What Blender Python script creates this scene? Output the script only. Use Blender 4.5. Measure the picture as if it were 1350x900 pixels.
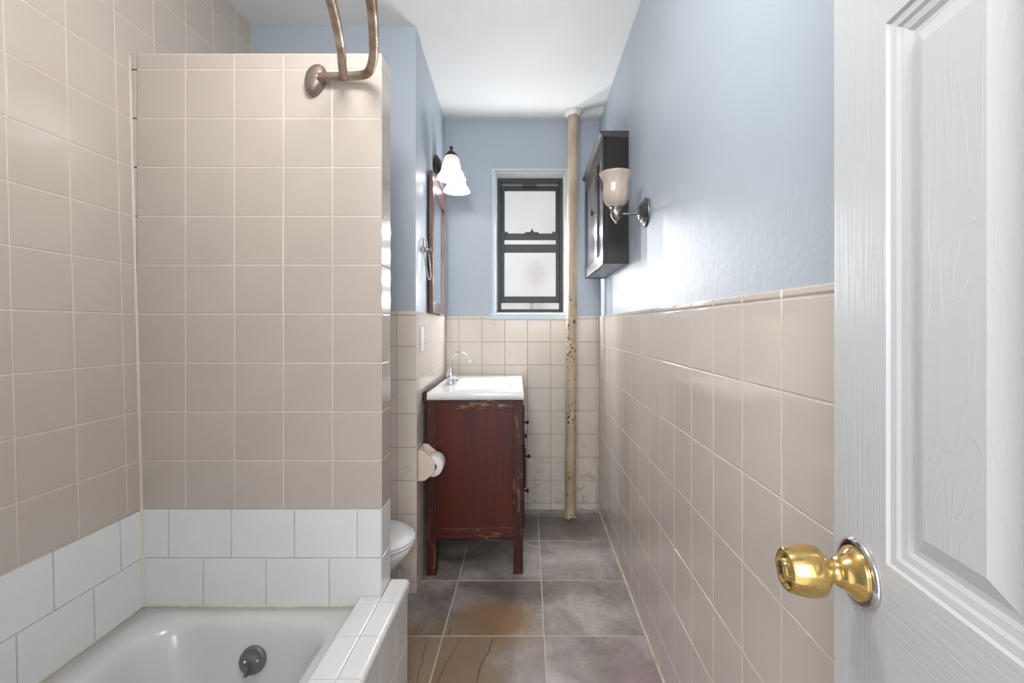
import bpy, bmesh, math, random
from mathutils import Vector, Matrix
random.seed(7)
for o in list(bpy.data.objects): bpy.data.objects.remove(o)
SC = bpy.context.scene
COL = SC.collection
PI = math.pi
EYE = 1.226          # camera height
CEIL = 2.604         # ceiling height

# ------------------------------------------------------------------ camera, world, lights
cam_d = bpy.data.cameras.new('camera'); cam = bpy.data.objects.new('camera', cam_d); COL.objects.link(cam)
cam.location = (0, 0, EYE); cam.rotation_euler = (PI/2, 0, 0)
cam_d.sensor_width = 36; cam_d.lens = 16.0
cam_d.shift_x = -22/1350; cam_d.shift_y = -20/1350
cam_d.clip_start = 0.02
SC.camera = cam

SC.view_settings.view_transform = 'Standard'
SC.view_settings.look = 'None'
SC.view_settings.exposure = 0.65
SC.view_settings.gamma = 1.0
SC.view_settings.use_curve_mapping = False

w = bpy.data.worlds.new('world'); SC.world = w; w.use_nodes = True
w.node_tree.nodes['Background'].inputs[0].default_value = (0.93, 0.96, 1.0, 1)
w.node_tree.nodes['Background'].inputs[1].default_value = 0.95

def point_light(name, loc, power, color=(1, 1, 1), radius=0.0):
    l = bpy.data.lights.new(name, 'POINT'); l.energy = power; l.color = color; l.shadow_soft_size = radius
    o = bpy.data.objects.new(name, l); o.location = loc; COL.objects.link(o); return o
def area_light(name, loc, rot, size, power, color=(1, 1, 1), sy=None):
    l = bpy.data.lights.new(name, 'AREA'); l.energy = power; l.color = color; l.size = size
    if sy: l.shape = 'RECTANGLE'; l.size_y = sy
    o = bpy.data.objects.new(name, l); o.location = loc; o.rotation_euler = rot; COL.objects.link(o); return o

# daylight coming in through the frosted window
WIN_P = 22.0
for i, xx in enumerate((-0.12, 0.02, 0.15)):
    for j, zz in enumerate((1.40, 1.55, 1.70, 1.86)):
        l = bpy.data.lights.new('window_daylight', 'SPOT'); l.energy = WIN_P/12; l.color = (0.97, 0.985, 1.0); l.shadow_soft_size = 0
        l.spot_size = math.radians(176); l.spot_blend = 0.25
        o = bpy.data.objects.new('window_daylight', l); o.location = (xx, 3.06, zz); o.rotation_euler = (-PI/2, 0, 0); COL.objects.link(o)
# added fill lights, no fixtures: overhead near the tub, and behind the camera
point_light('overhead_fill', (-0.33, 0.82, 2.18), 18.0, (1.0, 0.985, 0.965), 0.11)
area_light('doorway_fill', (-0.1, -1.1, 1.75), (math.radians(76), 0, 0), 0.9, 18.0, (1.0, 0.99, 0.98))

# ------------------------------------------------------------------ materials
def nt(name):
    m = bpy.data.materials.new(name); m.use_nodes = True
    n = m.node_tree.nodes; b = n['Principled BSDF']; return m, n, m.node_tree.links, b
def ramp(n, stops):
    r = n.new('ShaderNodeValToRGB'); e = r.color_ramp.elements
    while len(e) < len(stops): e.new(0.5)
    for k, (p, c) in enumerate(stops):
        e[k].position = p; e[k].color = (c[0], c[1], c[2], 1) if not isinstance(c, (int, float)) else (c, c, c, 1)
    return r
def coords(n, L, scale=(1, 1, 1), loc=(0, 0, 0)):
    t = n.new('ShaderNodeTexCoord'); mp = n.new('ShaderNodeMapping')
    mp.inputs['Scale'].default_value = scale; mp.inputs['Location'].default_value = loc
    L.new(t.outputs['Object'], mp.inputs['Vector']); return mp.outputs['Vector']
def noise(n, L, vec, scale, detail=3, rough=0.5, dist=0.0):
    x = n.new('ShaderNodeTexNoise'); x.inputs['Scale'].default_value = scale; x.inputs['Detail'].default_value = detail
    x.inputs['Roughness'].default_value = rough; x.inputs['Distortion'].default_value = dist
    L.new(vec, x.inputs['Vector']); return x.outputs['Fac']
def mixc(n, L, fac, a, b, mode='MIX'):
    m = n.new('ShaderNodeMix'); m.data_type = 'RGBA'; m.blend_type = mode
    for s, v in ((0, fac), (6, a), (7, b)):
        if hasattr(v, 'is_linked') or hasattr(v, 'links'): L.new(v, m.inputs[s])
        elif isinstance(v, (int, float)): m.inputs[s].default_value = v
        else: m.inputs[s].default_value = (v[0], v[1], v[2], 1)
    return m.outputs[2]
def bump(n, L, b, h, strength, dist=0.01, prev=None):
    k = n.new('ShaderNodeBump'); k.inputs['Strength'].default_value = strength; k.inputs['Distance'].default_value = dist
    L.new(h, k.inputs['Height'])
    if prev is not None: L.new(prev, k.inputs['Normal'])
    L.new(k.outputs[0], b.inputs['Normal']); return k.outputs[0]
def rgb(h):
    v = [int(h[i:i+2], 16)/255 for i in (0, 2, 4)]
    return tuple(x/12.92 if x <= .04045 else ((x+.055)/1.055)**2.4 for x in v)

def plain(name, col, rough=0.5, metal=0.0, coat=0.0, var=0.04, scale=20):
    m, n, L, b = nt(name)
    f = noise(n, L, coords(n, L), scale, 3)
    r = ramp(n, [(0.3, [max(0, c*(1-var*2)) for c in col]), (0.7, [min(1, c*(1+var)) for c in col])])
    L.new(f, r.inputs[0]); L.new(r.outputs[0], b.inputs['Base Color'])
    b.inputs['Roughness'].default_value = rough; b.inputs['Metallic'].default_value = metal
    b.inputs['Coat Weight'].default_value = coat; b.inputs['Coat Roughness'].default_value = 0.08
    return m

def paint(name, col, rough, bs=0.25, spec=0.5):
    m, n, L, b = nt(name)
    v = coords(n, L)
    f = noise(n, L, v, 3, 3)
    r = ramp(n, [(0.3, [c*0.96 for c in col]), (0.7, col)])
    L.new(f, r.inputs[0]); L.new(r.outputs[0], b.inputs['Base Color'])
    b.inputs['Roughness'].default_value = rough
    b.inputs['Specular IOR Level'].default_value = spec
    h1 = noise(n, L, v, 26, 4, 0.6, 0.3)
    p = bump(n, L, b, h1, bs, 0.006)
    h2 = noise(n, L, coords(n, L, (90, 90, 14)), 1.0, 3, 0.6)
    bump(n, L, b, h2, bs*0.7, 0.003, p)
    return m

def tile_mat(name, col, rough=0.13, stain=None, stain_amt=0.0, wav=0.12):
    m, n, L, b = nt(name)
    a = n.new('ShaderNodeAttribute'); a.attribute_name = 'tint'
    v = coords(n, L)
    f = noise(n, L, v, 5, 4, 0.6)
    r = ramp(n, [(0.3, [c*0.95 for c in col]), (0.7, col)]); L.new(f, r.inputs[0])
    c = mixc(n, L, 1.0, r.outputs[0], a.outputs['Color'], 'MULTIPLY')
    if stain:
        s = noise(n, L, v, 17, 6, 0.7, 0.8)
        z = n.new('ShaderNodeSeparateXYZ'); L.new(v, z.inputs[0])
        zr = n.new('ShaderNodeMapRange'); zr.inputs[1].default_value = 0.0; zr.inputs[2].default_value = 0.75
        zr.inputs[3].default_value = 0.13; zr.inputs[4].default_value = 0.0; L.new(z.outputs[2], zr.inputs[0])
        ad = n.new('ShaderNodeMath'); ad.operation = 'ADD'; L.new(s, ad.inputs[0]); L.new(zr.outputs[0], ad.inputs[1])
        sr = ramp(n, [(0.63, 0.0), (0.76, stain_amt)]); L.new(ad.outputs[0], sr.inputs[0])
        c = mixc(n, L, sr.outputs[0], c, stain)
    L.new(c, b.inputs['Base Color'])
    b.inputs['Roughness'].default_value = rough
    h = noise(n, L, v, 9, 2); bump(n, L, b, h, wav, 0.01)
    return m

def grout_mat(name, col, dirt, amt=0.6):
    m, n, L, b = nt(name)
    v = coords(n, L); f = noise(n, L, v, 11, 6, 0.7)
    r = ramp(n, [(0.42, col), (0.70, [col[k]*(1-amt)+dirt[k]*amt for k in range(3)])]); L.new(f, r.inputs[0])
    L.new(r.outputs[0], b.inputs['Base Color']); b.inputs['Roughness'].default_value = 0.85
    return m

def wood(name, dark, light, wear=None, wear_lo=0.66, rough=0.35, axis=2, gs=1.0, coat=0.0):
    m, n, L, b = nt(name)
    sc = [38*gs, 38*gs, 38*gs]; sc[axis] = 2.4*gs
    v = coords(n, L, sc)
    f = noise(n, L, v, 1.0, 5, 0.6, 0.8)
    r = ramp(n, [(0.3, dark), (0.72, light)]); L.new(f, r.inputs[0]); c = r.outputs[0]
    if wear:
        sw = [70, 70, 70]; sw[axis] = 9
        q = noise(n, L, coords(n, L, sw), 1.0, 4, 0.7, 1.2)
        big = noise(n, L, coords(n, L, (3, 3, 3), (4, 2, 1)), 1.0, 2)
        mm = n.new('ShaderNodeMath'); mm.operation = 'MULTIPLY_ADD'; L.new(big, mm.inputs[0]); mm.inputs[1].default_value = 0.35; L.new(q, mm.inputs[2])
        qr = ramp(n, [(wear_lo+0.16, 0.0), (wear_lo+0.20, 1.0)]); L.new(mm.outputs[0], qr.inputs[0])
        c = mixc(n, L, qr.outputs[0], c, wear)
    L.new(c, b.inputs['Base Color']); b.inputs['Roughness'].default_value = rough
    b.inputs['Coat Weight'].default_value = coat; b.inputs['Coat Roughness'].default_value = 0.12
    bump(n, L, b, f, 0.12, 0.003)
    return m

def slate_mat():
    m, n, L, b = nt('slate_floor_tile')
    a = n.new('ShaderNodeAttribute'); a.attribute_name = 'tint'
    sep = n.new('ShaderNodeSeparateColor'); L.new(a.outputs['Color'], sep.inputs[0])
    v = coords(n, L)
    off = n.new('ShaderNodeVectorMath'); off.operation = 'MULTIPLY_ADD'
    L.new(a.outputs['Color'], off.inputs[0]); off.inputs[1].default_value = (31, 17, 23); L.new(v, off.inputs[2])
    ov = off.outputs[0]
    f = noise(n, L, ov, 3.2, 6, 0.62, 0.6)
    r = ramp(n, [(0.28, rgb('655c56')), (0.5, rgb('9c938e')), (0.72, rgb('c8c0bc'))]); L.new(f, r.inputs[0])
    g = noise(n, L, ov, 60, 5, 0.75)
    gr = ramp(n, [(0.35, 0.82), (0.65, 1.06)]); L.new(g, gr.inputs[0])
    c = mixc(n, L, 1.0, r.outputs[0], gr.outputs[0], 'MULTIPLY')
    # ochre bloom in the slate of particular tiles (blue channel of the tint carries how much)
    bl = noise(n, L, ov, 2.6, 3, 0.5, 0.5)
    ad = n.new('ShaderNodeMath'); ad.operation = 'ADD'; L.new(bl, ad.inputs[0]); L.new(sep.outputs[2], ad.inputs[1])
    br = ramp(n, [(0.72, 0.0), (0.95, 0.45)]); L.new(ad.outputs[0], br.inputs[0])
    c = mixc(n, L, br.outputs[0], c, rgb('94806a'))
    nz = noise(n, L, v, 7, 5, 0.65, 0.6)
    def blob(cx_, cy_, rx, ry, lo, hi, top_, color, c):
        g_ = n.new('ShaderNodeTexGradient'); g_.gradient_type = 'SPHERICAL'
        L.new(coords(n, L, (1/rx, 1/ry, 0), (-cx_/rx, -cy_/ry, 0)), g_.inputs['Vector'])
        m1 = n.new('ShaderNodeMath'); m1.operation = 'MULTIPLY_ADD'; L.new(nz, m1.inputs[0]); m1.inputs[1].default_value = 0.7; L.new(g_.outputs['Fac'], m1.inputs[2])
        m2 = n.new('ShaderNodeMath'); m2.operation = 'MULTIPLY'; L.new(m1.outputs[0], m2.inputs[0])
        gp = n.new('ShaderNodeMath'); gp.operation = 'GREATER_THAN'; gp.inputs[1].default_value = 0.001; L.new(g_.outputs['Fac'], gp.inputs[0]); L.new(gp.outputs[0], m2.inputs[1])
        r_ = ramp(n, [(lo, 0.0), (hi, top_)]); L.new(m2.outputs[0], r_.inputs[0])
        return mixc(n, L, r_.outputs[0], c, color), r_.outputs[0]
    c, _ = blob(-0.14, 1.90, 0.24, 0.19, 0.42, 0.85, 0.85, rgb('8f6f4c'), c)
    c, vein = blob(-0.36, 1.55, 0.36, 0.42, 0.42, 0.75, 0.85, rgb('8c745a'), c)
    c, _ = blob(0.12, 2.78, 0.42, 0.26, 0.40, 0.85, 0.75, rgb('4f443b'), c)
    c, _ = blob(-0.05, 2.12, 0.30, 0.14, 0.40, 0.85, 0.6, rgb('544a42'), c)
    c, _ = blob(0.38, 1.50, 0.16, 0.30, 0.45, 0.9, 0.5, rgb('9c8288'), c)
    # dark hairline cracks and veins
    wv = n.new('ShaderNodeTexWave'); wv.wave_type = 'BANDS'; wv.bands_direction = 'X'
    wv.inputs['Scale'].default_value = 2.6; wv.inputs['Distortion'].default_value = 5.5; wv.inputs['Detail'].default_value = 3; wv.inputs['Detail Scale'].default_value = 0.9
    L.new(ov, wv.inputs['Vector'])
    wr = ramp(n, [(0.0, 0.9), (0.0012, 0.7), (0.004, 0.0)]); L.new(wv.outputs['Fac'], wr.inputs[0])
    gt = n.new('ShaderNodeMath'); gt.operation = 'GREATER_THAN'; gt.inputs[1].default_value = 0.30; L.new(vein, gt.inputs[0])
    wm = n.new('ShaderNodeMath'); wm.operation = 'MULTIPLY'; L.new(gt.outputs[0], wm.inputs[0]); L.new(wr.outputs[0], wm.inputs[1])
    c = mixc(n, L, wm.outputs[0], c, rgb('4b423c'))
    L.new(c, b.inputs['Base Color'])
    rr = ramp(n, [(0.3, 0.30), (0.7, 0.46)]); L.new(g, rr.inputs[0]); L.new(rr.outputs[0], b.inputs['Roughness'])
    p = bump(n, L, b, f, 0.35, 0.01); bump(n, L, b, g, 0.15, 0.002, p)
    return m

def riser_mat():
    m, n, L, b = nt('cream_flaking_pipe_paint')
    v = coords(n, L)
    f = noise(n, L, coords(n, L, (1, 1, .6)), 9, 4)
    r = ramp(n, [(0.3, rgb('ab9a80')), (0.7, rgb('cab9a0'))]); L.new(f, r.inputs[0])
    q = noise(n, L, v, 60, 4, 0.6, 0.6); big = noise(n, L, v, 3.4, 2)
    z = n.new('ShaderNodeSeparateXYZ'); L.new(v, z.inputs[0])
    zr = n.new('ShaderNodeMapRange'); zr.inputs[1].default_value = 1.3; zr.inputs[2].default_value = 2.2; zr.inputs[3].default_value = 0.0; zr.inputs[4].default_value = -0.2
    L.new(z.outputs[2], zr.inputs[0])
    mm = n.new('ShaderNodeMath'); mm.operation = 'MULTIPLY_ADD'; L.new(big, mm.inputs[0]); mm.inputs[1].default_value = 0.6; L.new(q, mm.inputs[2])
    m2 = n.new('ShaderNodeMath'); m2.operation = 'ADD'; L.new(mm.outputs[0], m2.inputs[0]); L.new(zr.outputs[0], m2.inputs[1])
    qr = ramp(n, [(0.91, 0.0), (0.925, 1.0)]); L.new(m2.outputs[0], qr.inputs[0])
    c = mixc(n, L, qr.outputs[0], r.outputs[0], rgb('3d2419'))
    L.new(c, b.inputs['Base Color']); b.inputs['Roughness'].default_value = 0.45
    inv = n.new('ShaderNodeMath'); inv.operation = 'SUBTRACT'; inv.inputs[0].default_value = 1; L.new(qr.outputs[0], inv.inputs[1])
    bump(n, L, b, inv.outputs[0], 0.5, 0.002)
    return m

def rod_mat():
    m, n, L, b = nt('tarnished_brushed_metal')
    f = noise(n, L, coords(n, L, (1, 1, 1)), 7, 5, 0.7)
    r = ramp(n, [(0.38, rgb('b5aca2')), (0.55, rgb('968474')), (0.7, rgb('7d563b'))]); L.new(f, r.inputs[0])
    L.new(r.outputs[0], b.inputs['Base Color']); b.inputs['Metallic'].default_value = 0.85
    rr = ramp(n, [(0.4, 0.28), (0.7, 0.6)]); L.new(f, rr.inputs[0]); L.new(rr.outputs[0], b.inputs['Roughness'])
    h = noise(n, L, coords(n, L), 120, 3); bump(n, L, b, h, 0.15, 0.001)
    return m

def door_mat(name, kind):
    m, n, L, b = nt(name)
    b.inputs['Base Color'].default_value = (*rgb('c6c8ca'), 1)
    b.inputs['Roughness'].default_value = 0.3
    if kind == 'stile': h = noise(n, L, coords(n, L, (1, 330, 5)), 1.0, 2, 0.5, 0.25); s = 0.36
    elif kind == 'rail': h = noise(n, L, coords(n, L, (1, 9, 260)), 1.0, 2, 0.5, 0.25); s = 0.35
    else:
        v = coords(n, L, (1, 9.0, 1.5))
        q = noise(n, L, v, 1.6, 3, 0.55, 0.4)
        mm = n.new('ShaderNodeMath'); mm.operation = 'MULTIPLY'; mm.inputs[1].default_value = 80; L.new(q, mm.inputs[0])
        sn = n.new('ShaderNodeMath'); sn.operation = 'SINE'; L.new(mm.outputs[0], sn.inputs[0])
        rp = ramp(n, [(0.0, 0.0), (0.82, 0.1), (1.0, 1.0)]); L.new(sn.outputs[0], rp.inputs[0])
        h = rp.outputs[0]; s = 0.16
    bump(n, L, b, h, s, 0.0016)
    return m

def shade_mat(name, col, emit):
    m, n, L, b = nt(name)
    f = noise(n, L, coords(n, L), 22, 3, 0.5, 1.5)
    r = ramp(n, [(0.3, [c*0.93 for c in col]), (0.7, col)]); L.new(f, r.inputs[0])
    L.new(r.outputs[0], b.inputs['Base Color']); b.inputs['Roughness'].default_value = 0.22
    tr = n.new('ShaderNodeBsdfTranslucent'); L.new(r.outputs[0], tr.inputs[0])
    mx = n.new('ShaderNodeMixShader'); mx.inputs[0].default_value = 0.45
    L.new(b.outputs[0], mx.inputs[1]); L.new(tr.outputs[0], mx.inputs[2])
    if emit:
        L.new(r.outputs[0], b.inputs['Emission Color']); b.inputs['Emission Strength'].default_value = emit
    L.new(mx.outputs[0], n['Material Output'].inputs[0]); return m

def pane_mat(name, strength, tintc=None):
    m, n, L, b = nt(name)
    v = coords(n, L); f = noise(n, L, v, 2.4, 3, 0.5)
    r = ramp(n, [(0.3, rgb('d3d4d6')), (0.7, rgb('e6e7e9'))]); L.new(f, r.inputs[0]); c = r.outputs[0]
    if tintc:
        g = n.new('ShaderNodeTexGradient'); g.gradient_type = 'SPHERICAL'
        L.new(coords(n, L, (9, 0, 7), tintc), g.inputs['Vector'])
        q = noise(n, L, v, 26, 4, 0.6)
        mm = n.new('ShaderNodeMath'); mm.operation = 'MULTIPLY'; L.new(g.outputs['Fac'], mm.inputs[0]); L.new(q, mm.inputs[1])
        qr = ramp(n, [(0.05, 0.0), (0.45, 0.5)]); L.new(mm.outputs[0], qr.inputs[0])
        c = mixc(n, L, qr.outputs[0], c, rgb('a58f9c'))
    L.new(c, b.inputs['Emission Color']); b.inputs['Emission Strength'].default_value = strength
    b.inputs['Base Color'].default_value = (0.08, 0.08, 0.08, 1); b.inputs['Roughness'].default_value = 0.35
    return m

M = {}
M['blue'] = paint('pale_blue_wall_paint', rgb('adb7c1'), 0.40, 0.22)
M['ceil'] = paint('white_ceiling_paint', rgb('e2e2e1'), 0.55, 0.25, 0.3)
M['white'] = paint('white_reveal_paint', rgb('eef0f2'), 0.4, 0.1)
M['trimblue'] = paint('pale_blue_trim_paint', rgb('c2cfd9'), 0.35, 0.1)
M['tile'] = tile_mat('beige_glazed_wall_tile', rgb('d6cbc3'), 0.10)
M['tile_back'] = tile_mat('stained_beige_wall_tile', rgb('dfd5cc'), 0.16, rgb('7c6c5c'), 0.45)
M['tile_show'] = tile_mat('pink_beige_shower_tile', rgb('bbb0a7'), 0.16)
M['tile_white'] = tile_mat('white_glazed_tub_tile', rgb('e0e0e0'), 0.14)
M['grout'] = grout_mat('pale_grout', rgb('ddd5cb'), rgb('a1907c'), 0.5)
M['grout_show'] = grout_mat('cream_grout', rgb('cbc2b7'), rgb('b8ac9a'), 0.4)
M['grout_dark'] = grout_mat('grey_brown_grout', rgb('a89d90'), rgb('6d5c48'), 0.6)
M['grout_white'] = grout_mat('grey_white_grout', rgb('bdbdbd'), rgb('9c9892'), 0.5)
M['caulk'] = grout_mat('yellowed_caulk', rgb('d6cfbd'), rgb('a08f5f'), 0.7)
M['slate'] = slate_mat()
M['grout_floor'] = grout_mat('floor_grout', rgb('cfc8c2'), rgb('9a8f86'), 0.5)
M['enamel'] = plain('white_tub_enamel', rgb('cccccc'), 0.16, var=0.02, scale=6)
M['ceramic'] = plain('white_ceramic', rgb('f0f1f2'), 0.08, coat=0.4, var=0.01)
M['sinktop'] = plain('white_cultured_marble', rgb('f2f4f3'), 0.12, coat=0.3, var=0.01)
M['almond'] = plain('almond_ceramic', rgb('e3d2c4'), 0.12, coat=0.3, var=0.02)
M['tissue'] = plain('white_tissue_paper', rgb('ece9ea'), 0.95, var=0.02, scale=80)
M['card'] = plain('brown_cardboard_core', rgb('5e5146'), 0.9)
M['chrome'] = plain('polished_chrome', rgb('dcdde0'), 0.1, 1.0, var=0.01)
M['nickel'] = plain('brushed_nickel', rgb('a79f98'), 0.3, 1.0, var=0.03)
M['pewter'] = plain('dark_pewter', rgb('74777b'), 0.32, 0.9, var=0.08)
M['bronze'] = plain('oil_rubbed_bronze', rgb('33302f'), 0.38, 0.7, var=0.1)
M['oldmetal'] = plain('dull_grey_brass', rgb('777777'), 0.42, 0.5, var=0.1, scale=60)
M['brass'] = plain('polished_brass', rgb('e2bf78'), 0.15, 1.0, var=0.05, scale=30)
M['black'] = plain('black_slot', rgb('0c0c0c'), 0.6)
M['rod'] = rod_mat()
M['flange'] = plain('satin_bronze_flange', rgb('877a72'), 0.42, 0.7, var=0.04)
M['sash'] = plain('charcoal_sash_paint', rgb('37383a'), 0.45, var=0.1, scale=40)
M['pane'] = pane_mat('frosted_glass', 0.52)
M['pane_low'] = pane_mat('frosted_glass_smudged', 0.58, (-0.45, 0, -11.2))
M['pane_pink'] = pane_mat('frosted_glass_bottom', 0.54, (-0.6, 0, -9.4))
M['riser'] = riser_mat()
M['plaster'] = plain('rough_white_plaster', rgb('e1ddd4'), 0.8, var=0.06, scale=60)
M['cherry'] = wood('cherry_wood_panel', rgb('3c0f07'), rgb('5c1b0d'), rgb('a9835f'), 0.80, 0.38, 2, 0.6, coat=0.05)
M['cherry_leg'] = wood('worn_cherry_leg', rgb('30120c'), rgb('4c1e13'), rgb('94694a'), 0.62, 0.45)
M['cherry_rail'] = wood('worn_cherry_rail', rgb('3c160f'), rgb('592217'), rgb('b08a62'), 0.61, 0.35, 0)
M['cherry_dark'] = wood('dark_cherry', rgb('24100d'), rgb('3a1b15'), None, 0.7, 0.4)
M['mirrorframe'] = wood('walnut_mirror_frame', rgb('4a2f2b'), rgb('6d4640'), None, 0.7, 0.3, 2, coat=0.4)
M['espresso'] = wood('espresso_cabinet_wood', rgb('140e10'), rgb('221719'), None, 0.7, 0.30, 2, coat=0.12)
M['mirror'] = plain('mirror_glass', rgb('e4ebe8'), 0.02, 1.0, var=0.005)
M['cabglass'] = plain('cabinet_door_glass', rgb('9aa3b3'), 0.15, 0.8, var=0.03)
M['under'] = plain('grey_cabinet_underside', rgb('8d9298'), 0.4, var=0.1)
M['door_stile'] = door_mat('white_door_stile_grain', 'stile')
M['door_rail'] = door_mat('white_door_rail_grain', 'rail')
M['door_panel'] = door_mat('white_door_panel_grain', 'panel')
M['shade_lit'] = shade_mat('white_alabaster_glass', rgb('f3efee'), 0.12)
M['shade_off'] = shade_mat('cream_opal_glass', rgb('e4d6cd'), 0.0)
M['plastic'] = plain('white_plastic', rgb('f0f1f2'), 0.3, var=0.01)
M['bulb'] = shade_mat('frosted_bulb', (1, .97, .92), 1.0)

# ------------------------------------------------------------------ mesh helpers
def newbm():
    b = bmesh.new(); b.loops.layers.float_color.new('tint'); return b
def paint_face(bm, f, tint):
    lay = bm.loops.layers.float_color['tint']
    for l in f.loops: l[lay] = (*tint, 1)
def box(bm, lo, hi, mi=0, bev=0.0, T=None, tint=(1, 1, 1)):
    b2 = bmesh.new()
    bmesh.ops.create_cube(b2, size=1)
    for v in b2.verts:
        v.co = Vector([lo[k]+(v.co[k]+.5)*(hi[k]-lo[k]) for k in range(3)])
    if bev: bmesh.ops.bevel(b2, geom=b2.edges[:], offset=bev, segments=2, affect='EDGES', profile=0.6)
    merge(bm, b2, mi, T, tint)
def merge(bm, b2, mi=0, T=None, tint=(1, 1, 1)):
    mp = {}
    for v in b2.verts: mp[v] = bm.verts.new(T @ v.co if T else v.co)
    lay = bm.loops.layers.float_color['tint']
    for f in b2.faces:
        try: g = bm.faces.new([mp[v] for v in f.verts])
        except ValueError: continue
        g.material_index = mi; g.smooth = f.smooth
        for l in g.loops: l[lay] = (*tint, 1)
    b2.free()
def lathe(bm, prof, center, axis=(0, 0, 1), seg=32, mi=0, sx=1.0, sy=1.0, flute=0, famp=0.0, smooth=True):
    """revolve (radius, height) profile about axis through center"""
    ax = Vector(axis).normalized(); up = Vector((0, 0, 1)) if abs(ax.z) < .9 else Vector((1, 0, 0))
    u = up.cross(ax).normalized(); v = ax.cross(u); c = Vector(center)
    rings = []
    lay = bm.loops.layers.float_color['tint']
    for (r, h) in prof:
        if r < 1e-6: rings.append([bm.verts.new(c+ax*h)]); continue
        ring = []
        for k in range(seg):
            a = 2*PI*k/seg; rr = r*(1+famp*math.cos(flute*a)*(1 if flute else 0))
            ring.append(bm.verts.new(c+ax*h+u*math.cos(a)*rr*sx+v*math.sin(a)*rr*sy))
        rings.append(ring)
    for a, b in zip(rings[:-1], rings[1:]):
        for k in range(seg):
            k2 = (k+1) % seg
            if len(a) == 1 and len(b) == 1: continue
            if len(a) == 1: vs = [a[0], b[k], b[k2]]
            elif len(b) == 1: vs = [a[k], b[0], a[k2]]
            else: vs = [a[k], b[k], b[k2], a[k2]]
            f = bm.faces.new(vs); f.smooth = smooth; f.material_index = mi
            for l in f.loops: l[lay] = (1, 1, 1, 1)
def tube(bm, pts, rad, seg=16, mi=0, cap=True, closed=False):
    pts = [Vector(p) for p in pts]; n = len(pts)
    if not hasattr(rad, '__len__'): rad = [rad]*n
    tang = []
    for i in range(n):
        a = pts[(i-1) % n] if (i > 0 or closed) else pts[i]; b = pts[(i+1) % n] if (i < n-1 or closed) else pts[i]
        tang.append((b-a).normalized())
    ref = Vector((0, 0, 1)) if abs(tang[0].z) < .9 else Vector((1, 0, 0))
    u = tang[0].cross(ref).normalized(); rings = []
    for i in range(n):
        u = (u-tang[i]*u.dot(tang[i])).normalized(); v = tang[i].cross(u)
        rings.append([bm.verts.new(pts[i]+(u*math.cos(2*PI*k/seg)+v*math.sin(2*PI*k/seg))*rad[i]) for k in range(seg)])
    m = n if closed else n-1
    for i in range(m):
        a, b = rings[i], rings[(i+1) % n]
        for k in range(seg):
            f = bm.faces.new([a[k], a[(k+1) % seg], b[(k+1) % seg], b[k]]); f.smooth = True; f.material_index = mi
    if cap and not closed:
        for r in (rings[0], rings[-1]):
            f = bm.faces.new(r); f.material_index = mi
def spline(pts, n=8):
    P = [Vector(p) for p in pts]; P = [P[0]*2-P[1]]+P+[P[-1]*2-P[-2]]; out = []
    for i in range(1, len(P)-2):
        for k in range(n):
            t = k/n; a, b, c, d = P[i-1], P[i], P[i+1], P[i+2]
            out.append(.5*((2*b)+(c-a)*t+(2*a-5*b+4*c-d)*t*t+(3*b-a-3*c+d)*t**3))
    out.append(P[-2]); return out
def loft(bm, loops, mi=0, capA=False, capB=False, smooth=True):
    R = [[bm.verts.new(p) for p in lp] for lp in loops]; n = len(R[0])
    for a, b in zip(R[:-1], R[1:]):
        for k in range(n):
            f = bm.faces.new([a[k], a[(k+1) % n], b[(k+1) % n], b[k]]); f.smooth = smooth; f.material_index = mi
    if capA: f = bm.faces.new(R[0]); f.material_index = mi
    if capB: f = bm.faces.new(R[-1]); f.material_index = mi
def rrect(cx, cy, hx, hy, r, z, n=8):
    out = []
    for q, (sx, sy) in enumerate(((1, 1), (-1, 1), (-1, -1), (1, -1))):
        for k in range(n+1):
            a = PI/2*q+PI/2*k/n
            out.append(Vector((cx+sx*(hx-r)+r*math.cos(a), cy+sy*(hy-r)+r*math.sin(a), z)))
    return out

def tile(bm, O, u, v, n, a0, a1, b0, b1, mi, gap=0.0013, th=0.006, bev=0.0016, tint=(1, 1, 1), tilt=0.0016, solid=False):
    a0 += gap; a1 -= gap; b0 += gap; b1 -= gap
    if a1-a0 < .004 or b1-b0 < .004: return
    bev = min(bev, (a1-a0)*.3, (b1-b0)*.3)
    ta, tb = random.uniform(-tilt, tilt), random.uniform(-tilt, tilt); ca, cb = (a0+a1)/2, (b0+b1)/2
    def ring(i, h):
        r = []
        for (a, b) in ((a0+i, b0+i), (a1-i, b0+i), (a1-i, b1-i), (a0+i, b1-i)):
            hh = h + ((a-ca)*ta+(b-cb)*tb if h > 0 else 0)
            r.append(bm.verts.new(O+u*a+v*b+n*hh))
        return r
    R = [ring(0, 0), ring(0, th-bev), ring(bev*.35, th-bev*.3), ring(bev, th)]
    flip = u.cross(v).dot(n) < 0
    lay = bm.loops.layers.float_color['tint']
    fs = []
    for A, B in zip(R[:-1], R[1:]):
        for k in range(4):
            q = [A[k], A[(k+1) % 4], B[(k+1) % 4], B[k]]
            fs.append(bm.faces.new(q[::-1] if flip else q))
    q = R[-1]; fs.append(bm.faces.new(q[::-1] if flip else q))
    if solid:
        q = R[0][::-1]; fs.append(bm.faces.new(q[::-1] if flip else q))
    for f in fs:
        f.material_index = mi
        for l in f.loops: l[lay] = (*tint, 1)
def rt(s=0.03):
    g = 1-random.random()*s; return (g*(1-random.random()*s*.3), g, g*(1-random.random()*s*.4))
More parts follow.
